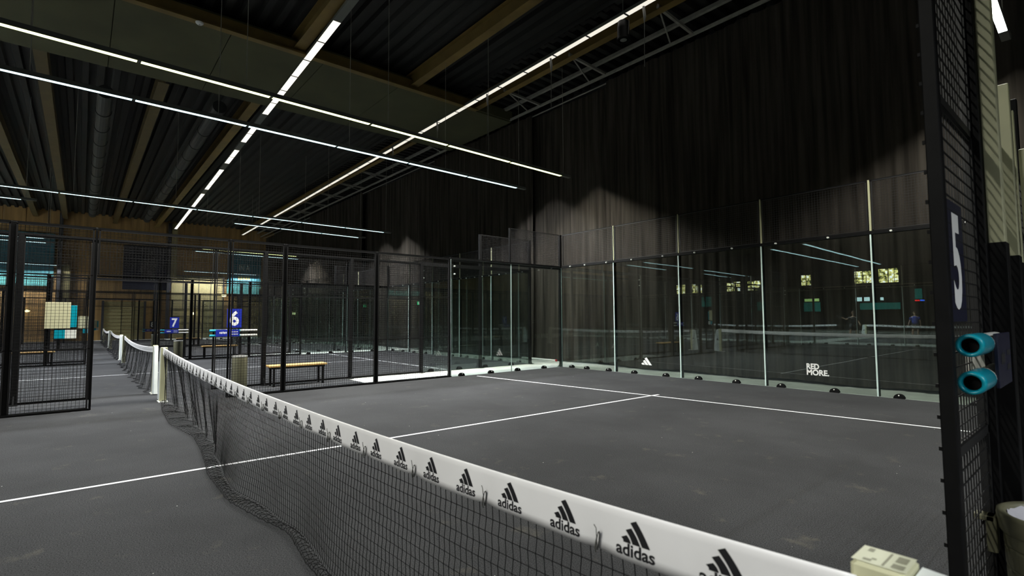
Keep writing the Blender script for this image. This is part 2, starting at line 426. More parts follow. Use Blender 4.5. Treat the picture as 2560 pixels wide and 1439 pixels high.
# ---------------------------------------------------------------- black stage curtains
def curtain(x0, x1, y0, z0, z1, label, seed):
    rnd = random.Random(seed); n = int((x1 - x0) / .035)
    ph = [rnd.uniform(0, 6.28) for _ in range(6)]
    rows = 7; vs = []
    for j in range(rows):
        t = j / (rows - 1); z = z0 + (z1 - z0) * t
        for i in range(n + 1):
            x = x0 + (x1 - x0) * i / n
            u = x + .25 * math.sin(x * 1.3 + ph[0]) + .04 * math.sin(3 * z + ph[1])
            a = (.055 * math.sin(u * 17 + ph[2]) + .035 * math.sin(u * 31 + ph[3] + .8 * math.sin(z * .7)) + .05 * math.sin(u * 4.1 + ph[4]) + .05 * math.sin(u * 1.7 + ph[5]))
            a *= (.42 + .2 * (1 - t))
            vs.append((x, y0 + a - (.05 * (1 - t) ** 6), z + (.02 * math.sin(x * 2.3 + ph[1]) if j == 0 else 0)))
    mb = MB(); mb.add(vs, [(j * (n + 1) + i, j * (n + 1) + i + 1, (j + 1) * (n + 1) + i + 1, (j + 1) * (n + 1) + i) for j in range(rows - 1) for i in range(n)])
    o = mb.build('stage_curtain', 'curtain', smooth=True)
    return tag(o, label, 'curtain', 'black curtains along the long wall')
curtain(-4.15, 12.0, 11.2, .04, 8.87, 'black floor-length curtain behind the glass wall with the two white emblems', 1)
curtain(-7.9, -4.0, 11.50, .04, 8.87, 'black floor-length curtain lit behind the corner post of the near court', 2)
curtain(-14.4, -7.6, 11.22, .04, 8.87, 'black curtain behind the back glass of the court with sign six', 3)
curtain(-22.6, -14.2, 11.5, .04, 8.87, 'black curtain between the courts with signs six and seven', 4)
curtain(-31.5, -22.4, 11.22, .04, 8.87, 'black curtain behind the court with sign seven', 5)
curtain(-43.9, -31.3, 11.5, .04, 8.87, 'farthest black curtain reaching the ochre panelled end wall', 6)

# ---------------------------------------------------------------- linear lamps
def lamp_row(label, x0, y0, x1, y1, z, m, n=6, wires=True, group='linear lamps hanging over the courts', ext=.38, name='pendant_lamp', hz=None, hw=.098, seglen=None, skip=()):
    """runs from (x0,y0) to (x1,y1)"""
    L = math.hypot(x1 - x0, y1 - y0); ang = math.atan2(y1 - y0, x1 - x0)
    t = thing(name, label, 'lamp', (x0, y0, z), ang, group)
    mb = MB(); mb.cbox(-ext * .2, L + ext, -hw / 2 - .008, hw / 2 + .008, .006, .085, .004); mb.build('housing', 'housing', t)
    sl = L / n
    for i in range(n):
        if i in skip: continue
        a, b = i * sl + .028, (i + 1) * sl - .028
        mb = MB()
        mb.add([(a, -hw / 2, 0), (b, -hw / 2, 0), (b, hw / 2, 0), (a, hw / 2, 0)], [(0, 3, 2, 1)], 0)
        mb.add([(a, -hw / 2, .006), (b, -hw / 2, .006), (b, hw / 2, .006), (a, hw / 2, .006), (a, -hw / 2, 0), (b, -hw / 2, 0), (b, hw / 2, 0), (a, hw / 2, 0)],
               [(0, 1, 5, 4), (1, 2, 6, 5), (2, 3, 7, 6), (3, 0, 4, 7)], 1)
        mb.build('light_tube', [m, 'housing'], t)
    if wires:
        k = L + ext * .25
        while k > 0:
            mb = MB(); mb.tube([(k, 0, .085), (k, 0, 9.5 - z)], .007, 4); mb.build('suspension_wire', 'truss', t); k -= 2.95
    return t
Z = 5.75
def prow(label, ax, ay, bx, by, m, n, **k): return lamp_row(label, ax, ay, bx, by, Z, m, n, **k)
prow('long yellowish pendant lamp line above the fence, nearer of the pair', -4.32, -2.64, -4.775, 9.82, 'tube_green', 6)
prow('long bluish pendant lamp line parallel to and left of the yellowish one', -6.21, -2.56, -6.70, 9.70, 'tube_cool', 6)
prow('pendant lamp line over the court with sign six, its right end lowest in the black', -16.45, -9.9, -17.386, 10.19, 'tube_cool', 10)
prow('short pendant lamp line just below the long one over the court with sign six', -19.25, 3.9, -19.70, 9.88, 'tube_cool', 3)
prow('pendant lamp line cut by the left picture edge below the long bluish line', -18.5, -9.5, -18.9, -2.9, 'tube_cool', 3)
prow('pendant lamp line upper of the two across the top of the teal poster', -30.9, 4.1, -31.5, 10.5, 'tube_cool', 3)
prow('pendant lamp line lower of the two across the top of the teal poster', -29.6, 4.3, -29.9, 9.9, 'tube_green', 3)
prow('upper of the two short pendant lamp lines in front of the left teal poster', -29.9, -9.5, -29.93, -2.75, 'tube_cool', 3)
prow('lower of the two short pendant lamp lines in front of the left teal poster', -31.6, -9.5, -31.9, -2.75, 'tube_cool', 3)
lamp_row('pendant lamp line in front of the pale lit recess, farthest right', -42.9, 5.1, -43.3, 10.6, 5.45, 'tube_cool', 3)
lamp_row('pendant lamp line lowest at the left picture edge', -42.7, -9.0, -43.1, -2.6, 5.45, 'tube_cool', 3)
prow('bright lamp line in the upper right picture corner', 5.05, 3.4, 4.98, 9.42, 'tube_green', 3)
prow('unseen lamp line behind the viewer, set to light the front of the logo tape', 4.0, -9.8, 3.9, -3.8, 'tube_green', 3)  # unseen row, placed and tuned to brighten the tape front
prow('unseen lamp line added beyond the right picture edge to light sign five', 12.0, -6, 12.0, 4, 'tube_cool', 5)  # unseen row added to brighten sign five and the right fence
for lb, ax, ay, bx, by in (('left upper pendant lamp line mirrored in the glass wall', -8.4, -29.8, -8.1, -12.2), ('right upper pendant lamp line mirrored in the glass wall', -6.6, -29, -5.9, -11.3),
        ('mirrored lamp line above the white emblem of three bars, right piece', -19.0, -32.4, -18.3, -22.1), ('mirrored lamp line above the white emblem of three bars, left piece', -17.9, -19.5, -17.6, -12),
        ('lower mirrored lamp line right of the second glass joint', -21, -32.4, -20.3, -25.7), ('lower mirrored lamp line left of the second glass joint', -20.2, -18.9, -19.7, -12.7),
        ('faint mirrored lamp line beside the corner post', -31.7, -26, -31.1, -13)):
    prow(lb, ax, ay, bx, by, 'tube_cool', max(3, round((by - ay) / 2)), hw=.19)
# lamp rows up at the roof
CG = 'rows of lamps under the roof'
lamp_row('right row of small lamps running under the roof toward the far wall', -43, 9.35, 4.78, 8.72, 8.86, 'tube_ceiling', 38, wires=False, group=CG, name='ceiling_lamp_row', hw=.15)
lamp_row('left row of small lamps running under the roof, crossed by the pendant lines', -43, 4.45, -3.8, 3.40, 8.85, 'tube_ceiling', 32, wires=False, group=CG, name='ceiling_lamp_row', hw=.19, skip=(23, 20, 17, 12, 30, 31), ext=3)
# dangling cords under the right row
for k, (x, l) in enumerate(((-1.04, 1.45), (-4.2, 1.45), (-7.2, 1.4), (-10.3, 1.2), (-13.9, 1.2))):
    mb = MB(); mb.tube([(x, 8.85, 8.86), (x + .02, 8.86, 8.6), (x, 8.87, 8.5)], [.03, .035, .015], 6); mb.tube([(x, 8.87, 8.5), (x - .03, 8.88, 8.86 - l)], .008, 5)
    lbs = ('first', 'second', 'third', 'fourth', 'fifth')
    tag(mb.build('hanging_cord', 'grey'), 'thin cord hanging from the right lamp row, %s counted from the top right' % lbs[k], 'cord', 'cords hanging under the lamps')
t = thing('smoke_detector', 'small white round detector under the ochre cross beam', 'detector', (-8.5, .85, 8.86))
mb = MB(); mb.lathe([(.09, 0), (.09, -.02), (.06, -.05), (.02, -.055)], 20); mb.build('housing', 'white', t, smooth=True)
# loudspeaker
t = thing('loudspeaker', 'dark round loudspeaker hanging beside the right lamp row', 'loudspeaker', (-1.72, 8.95, 8.35))
mb = MB(); mb.lathe([(.0, .5), (.13, .48), (.15, .3), (.15, .06), (.165, .03), (.17, 0), (.14, 0), (.13, .02)], 24); mb.build('housing', 'steel', t, smooth=True)
mb = MB(); mb.lathe([(.085, .012), (.05, .0), (.0, -.005)], 20, caps=False); mb.build('cone', 'grey', t)
mb = MB(); mb.tube([(.0, 0, .48), (0, 0, 1.1)], .012); mb.tube([(.15, 0, .1), (.17, .02, .5), (.3, .05, .62), (.6, .1, .66)], .008); mb.build('cable', 'grey', t)

# ---------------------------------------------------------------- court fences
WR = .0021
def wiremesh(mb, axis, a0, a1, z0, z1, p=.05, off=0., r=WR):
    """welded wire; axis 'y' -> panel in the plane x=off, 'x' -> in y=off"""
    n = max(1, round((a1 - a0) / p)); m = max(1, round((z1 - z0) / p))
    for i in range(1, n):
        a = a0 + (a1 - a0) * i / n
        mb.box(off - r, off + r, a - r, a + r, z0, z1) if axis == 'y' else mb.box(a - r, a + r, off - r, off + r, z0, z1)
    o2 = off + 2 * r
    for j in range(1, m):
        z = z0 + (z1 - z0) * j / m
        mb.box(o2 - r, o2 + r, a0, a1, z - r, z + r) if axis == 'y' else mb.box(a0, a1, o2 - r, o2 + r, z - r, z + r)
def panel(t, axis, a0, a1, z0, z1, off, rails=(), p=.05, fr=.014, name='mesh_panel', m='wire'):
    mb = MB(); wiremesh(mb, axis, a0, a1, z0, z1, p, off)
    for z in [z0 + fr / 2, z1 - fr / 2] + list(rails):
        mb.box(off - .012, off + .012, a0, a1, z - fr / 2, z + fr / 2) if axis == 'y' else mb.box(a0, a1, off - .012, off + .012, z - fr / 2, z + fr / 2)
    for a in (a0 + .01, a1 - .01):
        mb.box(off - .012, off + .012, a - .011, a + .011, z0, z1) if axis == 'y' else mb.box(a - .011, a + .011, off - .012, off + .012, z0, z1)
    return mb.build(name, m, t)
def pane(t, axis, a0, a1, z1=2.98, off=0.):
    g = .004; mb = MB()
    if axis == 'y': b = (off - .006, off + .006, a0 + g, a1 - g, .004, z1)
    else: b = (a0 + g, a1 - g, off - .006, off + .006, .004, z1)
    x0, x1, y0, y1, z0, zz = b
    V = [(x0, y0, z0), (x1, y0, z0), (x1, y1, z0), (x0, y1, z0), (x0, y0, zz), (x1, y0, zz), (x1, y1, zz), (x0, y1, zz)]
    F = [(0, 3, 2, 1), (4, 5, 6, 7), (0, 1, 5, 4), (1, 2, 6, 5), (2, 3, 7, 6), (3, 0, 4, 7)]
    for i, f in enumerate(F):
        big = (i in (3, 5)) if axis == 'y' else (i in (2, 4))
        mb.add(V, [f], 0 if big else 1)
    return mb.build('glass_pane', ['glass', 'edge'], t)
def clamp(t, axis, a, off=0., s=1):
    """half-round black foot clamp with a bright bolt"""
    mb = MB(); n = 12; r = .085
    for d0, d1 in ((-.035, -.008), (.008, .035)):
        prof = [(r * math.cos(PI * i / n), r * math.sin(PI * i / n) * .95) for i in range(n + 1)]
        rings = [[((off + d, a + p[0], .002 + p[1]) if axis == 'y' else (a + p[0], off + d, .002 + p[1])) for p in prof] for d in (d0, d1)]
        mb.loft(rings)
    o = mb.build('glass_clamp', 'steel', t)
    mb = MB()
    q = (off - s * .035, off - s * .05); z = .058
    mb.tube([(q[0], a, z), (q[1], a, z)] if axis == 'y' else [(a, q[0], z), (a, q[1], z)], .011, 8)
    mb.build('bolt', 'tube', o)
def bolts(t, axis, lst, z, off, s):
    for a in lst:
        mb = MB()
        q = (off - s * .01, off - s * .05)
        mb.tube([(q[0], a, z), (q[1], a, z)] if axis == 'y' else [(a, q[0], z), (a, q[1], z)], [.02, .016], 10)
        mb.build('bolt', 'tube', t)
def fpost(t, x, y, h, wx=.06, wy=.08, foot=True, side=1, m='steel', name='post'):
    mb = MB(); mb.cbox(x - wx / 2, x + wx / 2, y - wy / 2, y + wy / 2, 0.0, h, .003)
    if foot:
        mb.box(x - .02, x + .10 * side if side > 0 else x + .02, y - .06, y + .06, 0, .012) if side > 0 else mb.box(x - .10, x + .02, y - .06, y + .06, 0, .012)
        mb.add([(x, y - .01, .012), (x + .10 * side, y - .01, .012), (x, y - .01, .22), (x, y + .01, .012), (x + .10 * side, y + .01, .012), (x, y + .01, .22)],
               [(0, 1, 2), (5, 4, 3), (0, 3, 4, 1), (1, 4, 5, 2), (2, 5, 3, 0)])
    return mb.build(name, m, t)
def side_fence(label, x, out, lo=-10, hi=10, post8=False, coarse=.05, group='side fences of the courts', m_post='steel', skip1=False):
    """out=-1: the outside is toward -x"""
    t = thing('court_side_fence', label, 'fence', (x, 0, 0), 0, group)
    px = out * .05
    for y in (-6, -4, -2, -1, 1, 2, 4, 6):
        if lo <= y <= hi and not (skip1 and abs(y) < 3):
            fpost(t, px if abs(y) > 1 else out * .03, y, 3.0, wx=.055 if abs(y) > 1 else .03, wy=.075 if abs(y) > 1 else .032, side=out, m=m_post, foot=abs(y) > 1)
    for s in (-1, 1):
        if not (lo <= 10 * s <= hi): continue
        fpost(t, px, 10.0 * s, 4.0, wx=.08, wy=.08, side=out)
        if post8: fpost(t, px, 8.0 * s, 4.0, wx=.07, wy=.08, side=out)
        else:
            mb = MB(); mb.box(px - .02, px + .02, 8 * s - .02, 8 * s + .02, 3.0, 4.0); mb.build('upper_post', 'steel', t)
        a, b = sorted((6 * s, 10 * s))
        for q in (a, a + 2): pane(t, 'y', q, q + 2)
        mb = MB(); mb.box(-.0075, .0075, a + 1.988, a + 2.012, .004, 2.93); mb.build('bright_edge_strip', 'edge', t)  # added pale strip stands in for light caught by the glass edges
        mb = MB(); mb.box(px - .03, px + .035, a, b, 2.93, 3.03); mb.build('glass_beam', 'steel', t)
        a, b = sorted((8 * s, 10 * s)); panel(t, 'y', a, b, 3.03, 4.0, px, p=coarse)
        for q in (6.33, 7.28, 8.22, 9.24): clamp(t, 'y', q * s, 0, out)
        bolts(t, 'y', (6.1 * s,), 2.8, 0, out); bolts(t, 'y', (6.1 * s,), 2.6, 0, out)
        for q in ((1, 2), (2, 4), (4, 6)):
            a, b = sorted((q[0] * s, q[1] * s)); panel(t, 'y', a + .03, b - .03, .03, 2.97, px * .4, rails=(1.0, 2.0) if q[0] > 1 else (1.0, 2.2), p=coarse)
    if lo < 0 < hi:
        panel(t, 'y', -.97, .97, 2.22, 2.97, px * .4, p=coarse, name='lintel_mesh_panel')
        mb = MB(); mb.box(px - .02, px + .02, -6, 6, 2.97, 3.01); mb.build('top_rail', 'steel', t)
        mb = MB(); mb.box(-.005, .02, -6, -1, .0, .03); mb.box(-.005, .02, 1, 6, .0, .03); mb.build('kick_rail', 'steel', t)
    else:
        mb = MB(); mb.box(px - .02, px + .02, max(lo, 1), 6, 2.97, 3.01); mb.build('top_rail', 'steel', t)
    return t
def end_wall(label, x0, x1, y, out, joints, clamps, coarse=.05, group='glass end walls of the courts'):
    t = thing('glass_end_wall', label, 'glass wall', (0, y, 0), 0, group)
    for a, b in zip(joints[:-1], joints[1:]): pane(t, 'x', a, b)
    for a in joints[1:-1]:
        mb = MB(); mb.cbox(a - .02, a + .02, out * .06 - .04, out * .06 + .04, 0, 3.0, .003); mb.build('post', 'steel', t)
        mb = MB(); mb.box(a - .014, a + .014, out * .03 - .018, out * .03 + .02, 3.04, 4.0); mb.build('upper_post', 'postpale', t)  # upper posts coloured pale where lamps light the dark steel
    for a in joints[1:-1]:
        mb = MB(); mb.box(a - .012, a + .012, -.0075, .0075, .004, 2.97); mb.build('bright_edge_strip', 'edge', t)  # pale strip added for the bright glass edges at each joint
    mb = MB(); mb.box(x0, x1, out * .03 - .03, out * .03 + .03, 2.97, 3.04); mb.build('glass_beam', 'steel', t)
    for a, b in zip(joints[:-1], joints[1:]): panel(t, 'x', a + .035, b - .035, 3.05, 3.98, out * .03, p=coarse)
    mb = MB(); mb.box(x0, x1, out * .03 - .012, out * .03 + .012, 3.98, 4.0); mb.build('top_rail', 'steel', t)
    for a in clamps: clamp(t, 'x', a, 0, out)
    bolts(t, 'x', clamps, 3.0, 0, out)
    return t
f5 = side_fence('black mesh and glass side fence right behind the net of the near court', XF, -1)
n5 = thing('court_side_fence', 'black fence at the right picture edge carrying the big sign five', 'fence', (XN, 0, 0))
def near_fence():
    t = n5
    mb = MB(); mb.cbox(-.006, .034, .965, 1.01, 0, 3.0, .003)
    k = .12
    while k < 3: mb.box(-.014, -.004, .968, .978, k, k + .012); k += .1
    mb.build('door_post', 'steel', t)
    panel(t, 'y', 1.02, 1.66, .03, 2.97, .008, rails=(1.0, 2.2), fr=.03, m='wiredark')
    mb = MB(); mb.cbox(.006, .045, 1.66, 1.72, 0, 3.3, .003); mb.build('post', 'steel', t)
    mb = MB(); mb.cbox(.045, .098, 1.70, 1.76, 0, 3.3, .004); mb.build('outer_column', 'postpale', t)
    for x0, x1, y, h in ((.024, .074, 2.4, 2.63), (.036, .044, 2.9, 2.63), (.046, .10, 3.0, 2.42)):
        mb = MB(); mb.cbox(x0, x1, y, y + .05, 0, h, .003); mb.build('outer_column', 'postpale', t)
        mb = MB(); mb.cbox(x0 - .004, x1 + .004, y - .012, y + .062, 0, 1.75, .003); mb.build('shade_sleeve', 'steel', t)  # added dark sleeve stands in for shade on the lower column
    mb = MB(); mb.cbox(.041, .102, 1.692, 1.768, 0, 1.75, .003); mb.build('shade_sleeve', 'steel', t)  # dark sleeve added as the shaded lower half of the first column
    panel(t, 'y', 1.8, 3.9, .03, 2.4, -.02, rails=(1.0, 2.0)); panel(t, 'y', 3.92, 5.9, .03, 2.4, -.045, rails=(1.0, 2.0))
    mb = MB(); mb.cbox(-.07, -.02, 3.9, 3.96, 0, 3.0, .003); mb.build('post', 'steel', t)
    mb = MB(); mb.cbox(-.08, -.03, 5.93, 5.99, 0, 3.0, .003); mb.build('post', 'steel', t)
    pane(t, 'y', 6, 8, off=-.05); pane(t, 'y', 8, 10, off=-.05)
    mb = MB(); mb.box(-.08, -.02, 6, 10, 2.93, 3.03); mb.build('glass_beam', 'steel', t)
near_fence()
end_wall('wide glass wall with white emblems closing the near court', XF, 5.44, 10.0, 1, [-5, -3, -1, 1, 3, 5.44],
         [-4.6, -4.02, -3.22, -2.37, -1.42, -.545, .367, 1.315, 2.3, 3.32, 4.35])
end_wall('glass end wall of the near court behind the viewer, seen only mirrored', XF, XN, -10.0, -1, [-5, -3, -1, 1, 3, 5.5], [-4.5, -3.5, -2.5, -1.5, -.5, .5, 1.5, 2.5, 3.5, 4.5])
s6 = side_fence('side fence with blue sign six, just behind the near court fence', -6.5, 1, post8=True)
dup(s6, (-18, 0, 0), label='side fence with blue sign seven, third line of mesh from the viewer')
dup(s6, (-29.5, 0, 0), label='side fence carrying sign eight, farthest numbered one')
s6b = side_fence('far side fence of the court with sign six', -16.5, -1, post8=True)
dup(s6b, (-28, 0, 0), label='far side fence of the court with sign seven')
dup(s6b, (-39.5, 0, 0), label='last side fence in front of the ochre end wall')
J = [-16.5, -14.5, -12.5, -10.5, -8.5, -6.5]; K = [-16, -15, -14, -13, -12, -11, -10, -9, -8, -7]
e6 = end_wall('glass end wall of the court with sign six, in front of the curtain', -16.5, -6.5, 10.0, 1, J, K)
dup(e6, (-11.5, 10, 0), label='glass end wall of the court with sign seven')
dup(e6, (-23, 10, 0), label='glass end wall of the court with sign eight')
e6b = end_wall('glass end wall of the court with sign six on the side behind the viewer', -16.5, -6.5, -10.0, -1, J, K)

# white emblems on the glass
def emblem(label, fn, x0, x1, z0, z1, words=None):
    mb = MB()
    if words is None: bars_stamp(mb, fn, x0, x1, z0, z1)
    else:
        h = (z1 - z0); stamp(mb, TX['RED'], fn, x0, x0 + (x1 - x0) * .57, z0 + h * .52, z1); stamp(mb, TX['MORE.'], fn, x0, x1, z0, z0 + h * .50)
    o = mb.build('glass_sticker', 'white'); tag(o, label, 'sticker', 'white stickers low on the glass'); return o
emblem('white sticker of three slanted bars low on the end glass wall', lambda u, v: (u, 9.985, v), -2.13, -1.80, .25, .44)
emblem('white sticker lettered RED MORE. low on the end glass wall', lambda u, v: (u, 9.985, v), 1.82, 2.22, .30, .53, 'w')
emblem('white three-bar sticker on the side glass left of the corner post', lambda u, v: (-4.985, u, v), 7.46, 7.69, .46, .62)
emblem('white three-bar sticker on the side glass of the court with sign six', lambda u, v: (-6.515, u, v), 6.50, 6.70, .43, .58)

# ---------------------------------------------------------------- the nets
XS = np.array([-5.2, -3.3, -1.5, .2, 1.86, 3.2, 4.35, 5.0, 5.55]); ZS = np.array([.962, .905, .868, .855, .855, .868, .903, .925, .952])
PC = np.polyfit(XS, ZS, 5)
def ztop(x): return float(np.polyval(PC, x))
TH = .121
TIES = [4.926, 4.396, 3.882, 3.375, 2.878, 2.38, 1.91, 1.449, .97, .49, .0, -.48, -.97, -1.45, -1.94, -2.42, -2.9, -3.38, -3.86, -4.34, -4.8]
def tie_d(x): return min(abs(x - q) for q in TIES)
def tape_pt(x, v, off=0.):
    """front face of the net tape; v = height below the top edge"""
    s = v / TH
    pinch = math.exp(-(tie_d(x) / .05) ** 2)
    bulge = .006 * math.sin(PI * min(1, s * .55 + .05)) + .002 * math.sin(x * 9) * s - pinch * (.005 * s)
    scal = (.004 + .008 * min(1, max(0, 3 - x) / 5)) * (1 - pinch) * s
    return (x, -.004 - bulge - off, ztop(x) - v - scal + .0025 * math.sin(x * 7.3) * s)
def make_net():
    t = thing('padel_net', 'black net with white logo tape stretched across the near court', 'net', (0, 0, 0))
    x0, x1 = -5.19, 5.56; n = 420
    rows = [(0, -.0), (.004, 0), (.02, 0), (.045, 0), (.07, 0), (.095, 0), (TH, 0)]
    vs = []
    for i in range(n + 1):
        x = x0 + (x1 - x0) * i / n; f = [tape_pt(x, v) for v, _ in rows]
        b = [(p[0], .008 + (.004 if j else 0), p[2]) for j, p in enumerate(f)]
        ring = [(x, f[0][1] + .003, f[0][2])] + f[1:] + b[::-1][:-1] + [(x, .006, b[0][2])]
        vs.append(ring)
    mb = MB(); mb.loft(vs, close=True, caps=True); tape = mb.build('net_tape', 'vinyl', t, smooth=True)
    cs = [5.301, 5.055, 4.795, 4.535, 4.275, 4.02, 3.757, 3.498, 3.248, 3.003, 2.76, 2.515, 2.27, 2.022]
    while cs[-1] > -4.8: cs.append(cs[-1] - .247)
    for c in cs:
        mb = MB()
        fn = lambda u, v: tape_pt(u, v, .0012)
        stamp(mb, TX['adidas'], lambda u, v: fn(u, TH - v), c - .062, c + .062, .013, .045)
        bars_stamp(mb, lambda u, v: fn(u, TH - v), c - .044, c + .052, .046, .104, curve=.03)
        mb.build('printed_logo', 'print', tape)
    for q in TIES:
        mb = MB(); zb = ztop(q) - TH
        pts = []
        for k in range(13):
            a = -PI * .55 + 2 * PI * k / 12 * .93
            pts.append((q + .006 * math.sin(a * 1.0) + .004, -.016 - .007 * math.cos(a) * 1, zb + .018 + .030 * math.sin(a)))
        mb.tube(pts, .0022, 5); mb.tube([pts[-1], (q + .012, -.03, zb + .062), (q + .001, -.026, zb + .068)], .0016, 4); mb.build('tie', 'tie', t)
    # knotted mesh
    cw, chh = .0385, .050
    nc = int((5.5 - (-5.12)) / cw); nr = 20
    CX = [-5.1, -3.6, -2.1, -1.0, -.1, .5, 1.07, 1.67, 2.3, 2.9, 4, 5.5]; CY = [.03, .12, .10, .08, -.03, -.10, -.12, -.03, .03, -.03, -.03, 0]
    OX = [-5.1, -4.1, -2.65, -1.57, -.8, .11, .29, 1.27, 1.85, 2.2, 2.76, 4, 5.5]; OY = [-.02, -.106, -.164, -.04, -.083, -.171, -.20, -.21, -.11, -.03, -.09, -.08, -.05]
    xs = np.linspace(-5.3, 5.7, 441); ker = np.ones(9) / 9
    cy = np.convolve(np.pad(np.interp(xs, CX, CY), 4, 'edge'), ker, 'valid'); oy = np.convolve(np.pad(np.interp(xs, OX, OY), 4, 'edge'), ker, 'valid')
    def P(i, j):
        x = -5.12 + i * cw; zb = ztop(x) - TH; s = j * chh; g = s / zb
        c_ = float(np.interp(x, xs, cy)); o_ = min(float(np.interp(x, xs, oy)), c_ - .03)
        wl = max(0., min(1., (.3 - x) / 2.5)); k = min(1, g) ** 1.15
        fold = wl * k * (1 - .25 * k) * (.040 * math.sin(x * 7.1 + .8 * g) + .030 * math.sin(x * 12.7 + 2) + .015 * math.sin(x * 23)) + (1 - wl) * k * .008 * math.sin(x * 5.3)
        if s < zb - .012:
            y = c_ * k + fold; z = zb - s
        else:
            e = (s - (zb - .012)) / max(.02, (nr - 1) * chh - zb + .012)
            y = c_ + fold * (1 - e) + (o_ - c_) * min(1, e * 1.15); z = .010 + .012 * abs(math.sin(x * 31 + j)) + .03 * math.sin(PI * min(1, e)) * abs(math.sin(x * 4.3 + 1))
        xx = x + (.003 if j % 2 else -.003) + .010 * wl * k * math.sin(x * 15 + j * .3)
        if j == 0: z = zb + .02
        return (xx, y, z)
    G = [[P(i, j) for j in range(nr)] for i in range(nc + 1)]
    mb = MB()
    for i in range(nc + 1):
        pts = []
        for j in range(nr):
            pts.append(G[i][j])
        mb.tube(pts, [(.0019 if j % 1 == 0 else .0016) for j in range(nr)], 4, caps=False)
        for j in range(1, nr):   # knots
            if i > nc * .45:
                p = G[i][j]; r = .0034
                mb.add([(p[0] - r, p[1], p[2]), (p[0], p[1] - r, p[2]), (p[0] + r, p[1], p[2]), (p[0], p[1] + r, p[2]), (p[0], p[1], p[2] + r * 1.6), (p[0], p[1], p[2] - r * 1.6)],
                       [(0, 1, 4), (1, 2, 4), (2, 3, 4), (3, 0, 4), (1, 0, 5), (2, 1, 5), (3, 2, 5), (0, 3, 5)])
    for j in range(1, nr):
        mb.tube([G[i][j] for i in range(nc + 1)], .0016, 4, caps=False)
    mb.tube([(p[0], p[1], p[2]) for p in (G[i][nr - 1] for i in range(nc + 1))], .004, 4, caps=False)
    mb.build('net_mesh', 'cord', t)
    return t
make_net()
def net_post(label, x, out, zt=.97, sticker=False, y0=-.035, y1=.065, lc=True):
    t = thing('net_post', label, 'post', (x, 0, 0), 0, 'posts of the nets')
    mb = MB(); mb.cbox(min(0, out * .09), max(0, out * .09), y0, y1, 0.01, zt, .006); mb.build('post', 'post', t)
    # tapered white pad on the outer side
    rings = []
    for z, wdt in ((.02, .32), (.3, .285), (.6, .245), (.86, .205), (.93, .17), (zt - .012, .125)):
        a, b = sorted((out * .094, out * (.02 + wdt)))
        rings.append([(a, y0, z), (b, y0 + .01, z), (b, y1 - .01, z), (a, y1, z)])
    mb = MB(); mb.loft(rings)
    mb.build('post_pad', 'pad', t)
    mb = MB(); bars_stamp(mb, lambda u, v: (out * .15 + u, y1 + .003, v), -.05, .05, .50, .58); mb.build('printed_logo', 'print', t)
    mb = MB(); a, b = sorted((-out * .12, out * .2)); mb.box(a, b, y0 - .02, y1 + .02, 0.0, .012); mb.build('base_plate', 'tube', t)
    for q in (-.09, .17):
        mb = MB(); mb.tube([(out * q, y0 + .01, .012), (out * q, y0 + .01, .03)], .012, 8); mb.build('anchor_bolt', 'tube', t)
    return t
net_post('cream net post at the far end of the logo tape', -5.2, -1)
np_ = net_post('cream capped net post in the lower right picture corner', 5.545, 1, zt=.972, y0=.022, y1=.122)
# faded sticker on the cap
mb = MB(); zc = .9735
mb.add([(.0, .03, zc), (.088, .03, zc), (.088, .116, zc), (.0, .116, zc)], [(0, 1, 2, 3)], 0)
for k, (a, b, c, d) in enumerate(((.012, .022, .090, .108), (.048, .052, .036, .108), (.062, .082, .040, .062), (.062, .080, .072, .104), (.016, .03, .040, .050), (.028, .036, .052, .060))):
    mb.add([(a, c, zc + .0006), (b, c, zc + .0006), (b, d, zc + .0006), (a, d, zc + .0006)], [(0, 1, 2, 3)], 1)
M['sticker'] = mat('faded_sticker', (.46, .47, .34), .5); M['stickerink'] = mat('faded_ink', (.17, .17, .11), .6)
mb.build('cap_sticker', ['sticker', 'stickerink'], np_)
def plain_net(label, x0, x1, y, sag=.10):
    t = thing('padel_net', label, 'net', (0, y, 0), 0, 'nets of the courts farther off')
    zt = lambda x: .95 - sag * (1 - (2 * (x - x0) / (x1 - x0) - 1) ** 2) - .02
    n = 60; rings = []
    for i in range(n + 1):
        x = x0 + (x1 - x0) * i / n; z = zt(x); rings.append([(x, -.012, z - .004), (x, -.012, z - .115), (x, .008, z - .115), (x, .008, z - .004), (x, -.002, z)])
    mb = MB(); mb.loft(rings); k = x0 + .2
    while k < x1 - .1:
        for s in (-1, 1):
            bars_stamp(mb, lambda u, v: (u, -.002 + s * .012, zt(u) - .115 + v), k - .05, k + .05, .03, .10, mi=1)
        k += .25
    mb.build('net_tape', ['vinyl', 'print'], t)
    mb = MB(); cw = .06; nn = int((x1 - x0) / cw); G = []
    for i in range(nn + 1):
        x = x0 + i * cw; z1 = zt(x) - .11; col = []
        for j in range(15):
            g = j / 13; z = max(.015, z1 * (1 - g)); e = max(0, g - 1)
            col.append((x, -.09 * min(1, g) ** 1.3 + .05 * g * math.sin(x * 5) + .03 * g * math.sin(x * 11) - e * .8, z))
        G.append(col); mb.tube(col, .0022, 3, caps=False)
    for j in range(15): mb.tube([c[j] for c in G], .002, 3, caps=False)
    mb.build('net_mesh', 'cord', t)
    return t
p6 = plain_net('black net with sagging white tape on the court with sign six', -16.2, -6.72, .02)
dup(p6, (-11.5, .05, 0), label='black net with sagging white tape on the court with sign seven')
dup(p6, (-23, .05, 0), label='black net with white tape on the court with sign eight')
dup(p6, (10.9, -20, 0), label='net with white tape mirrored behind the near net')
dup(p6, (-.4, -20, 0), label='net with white tape mirrored left of the other one')
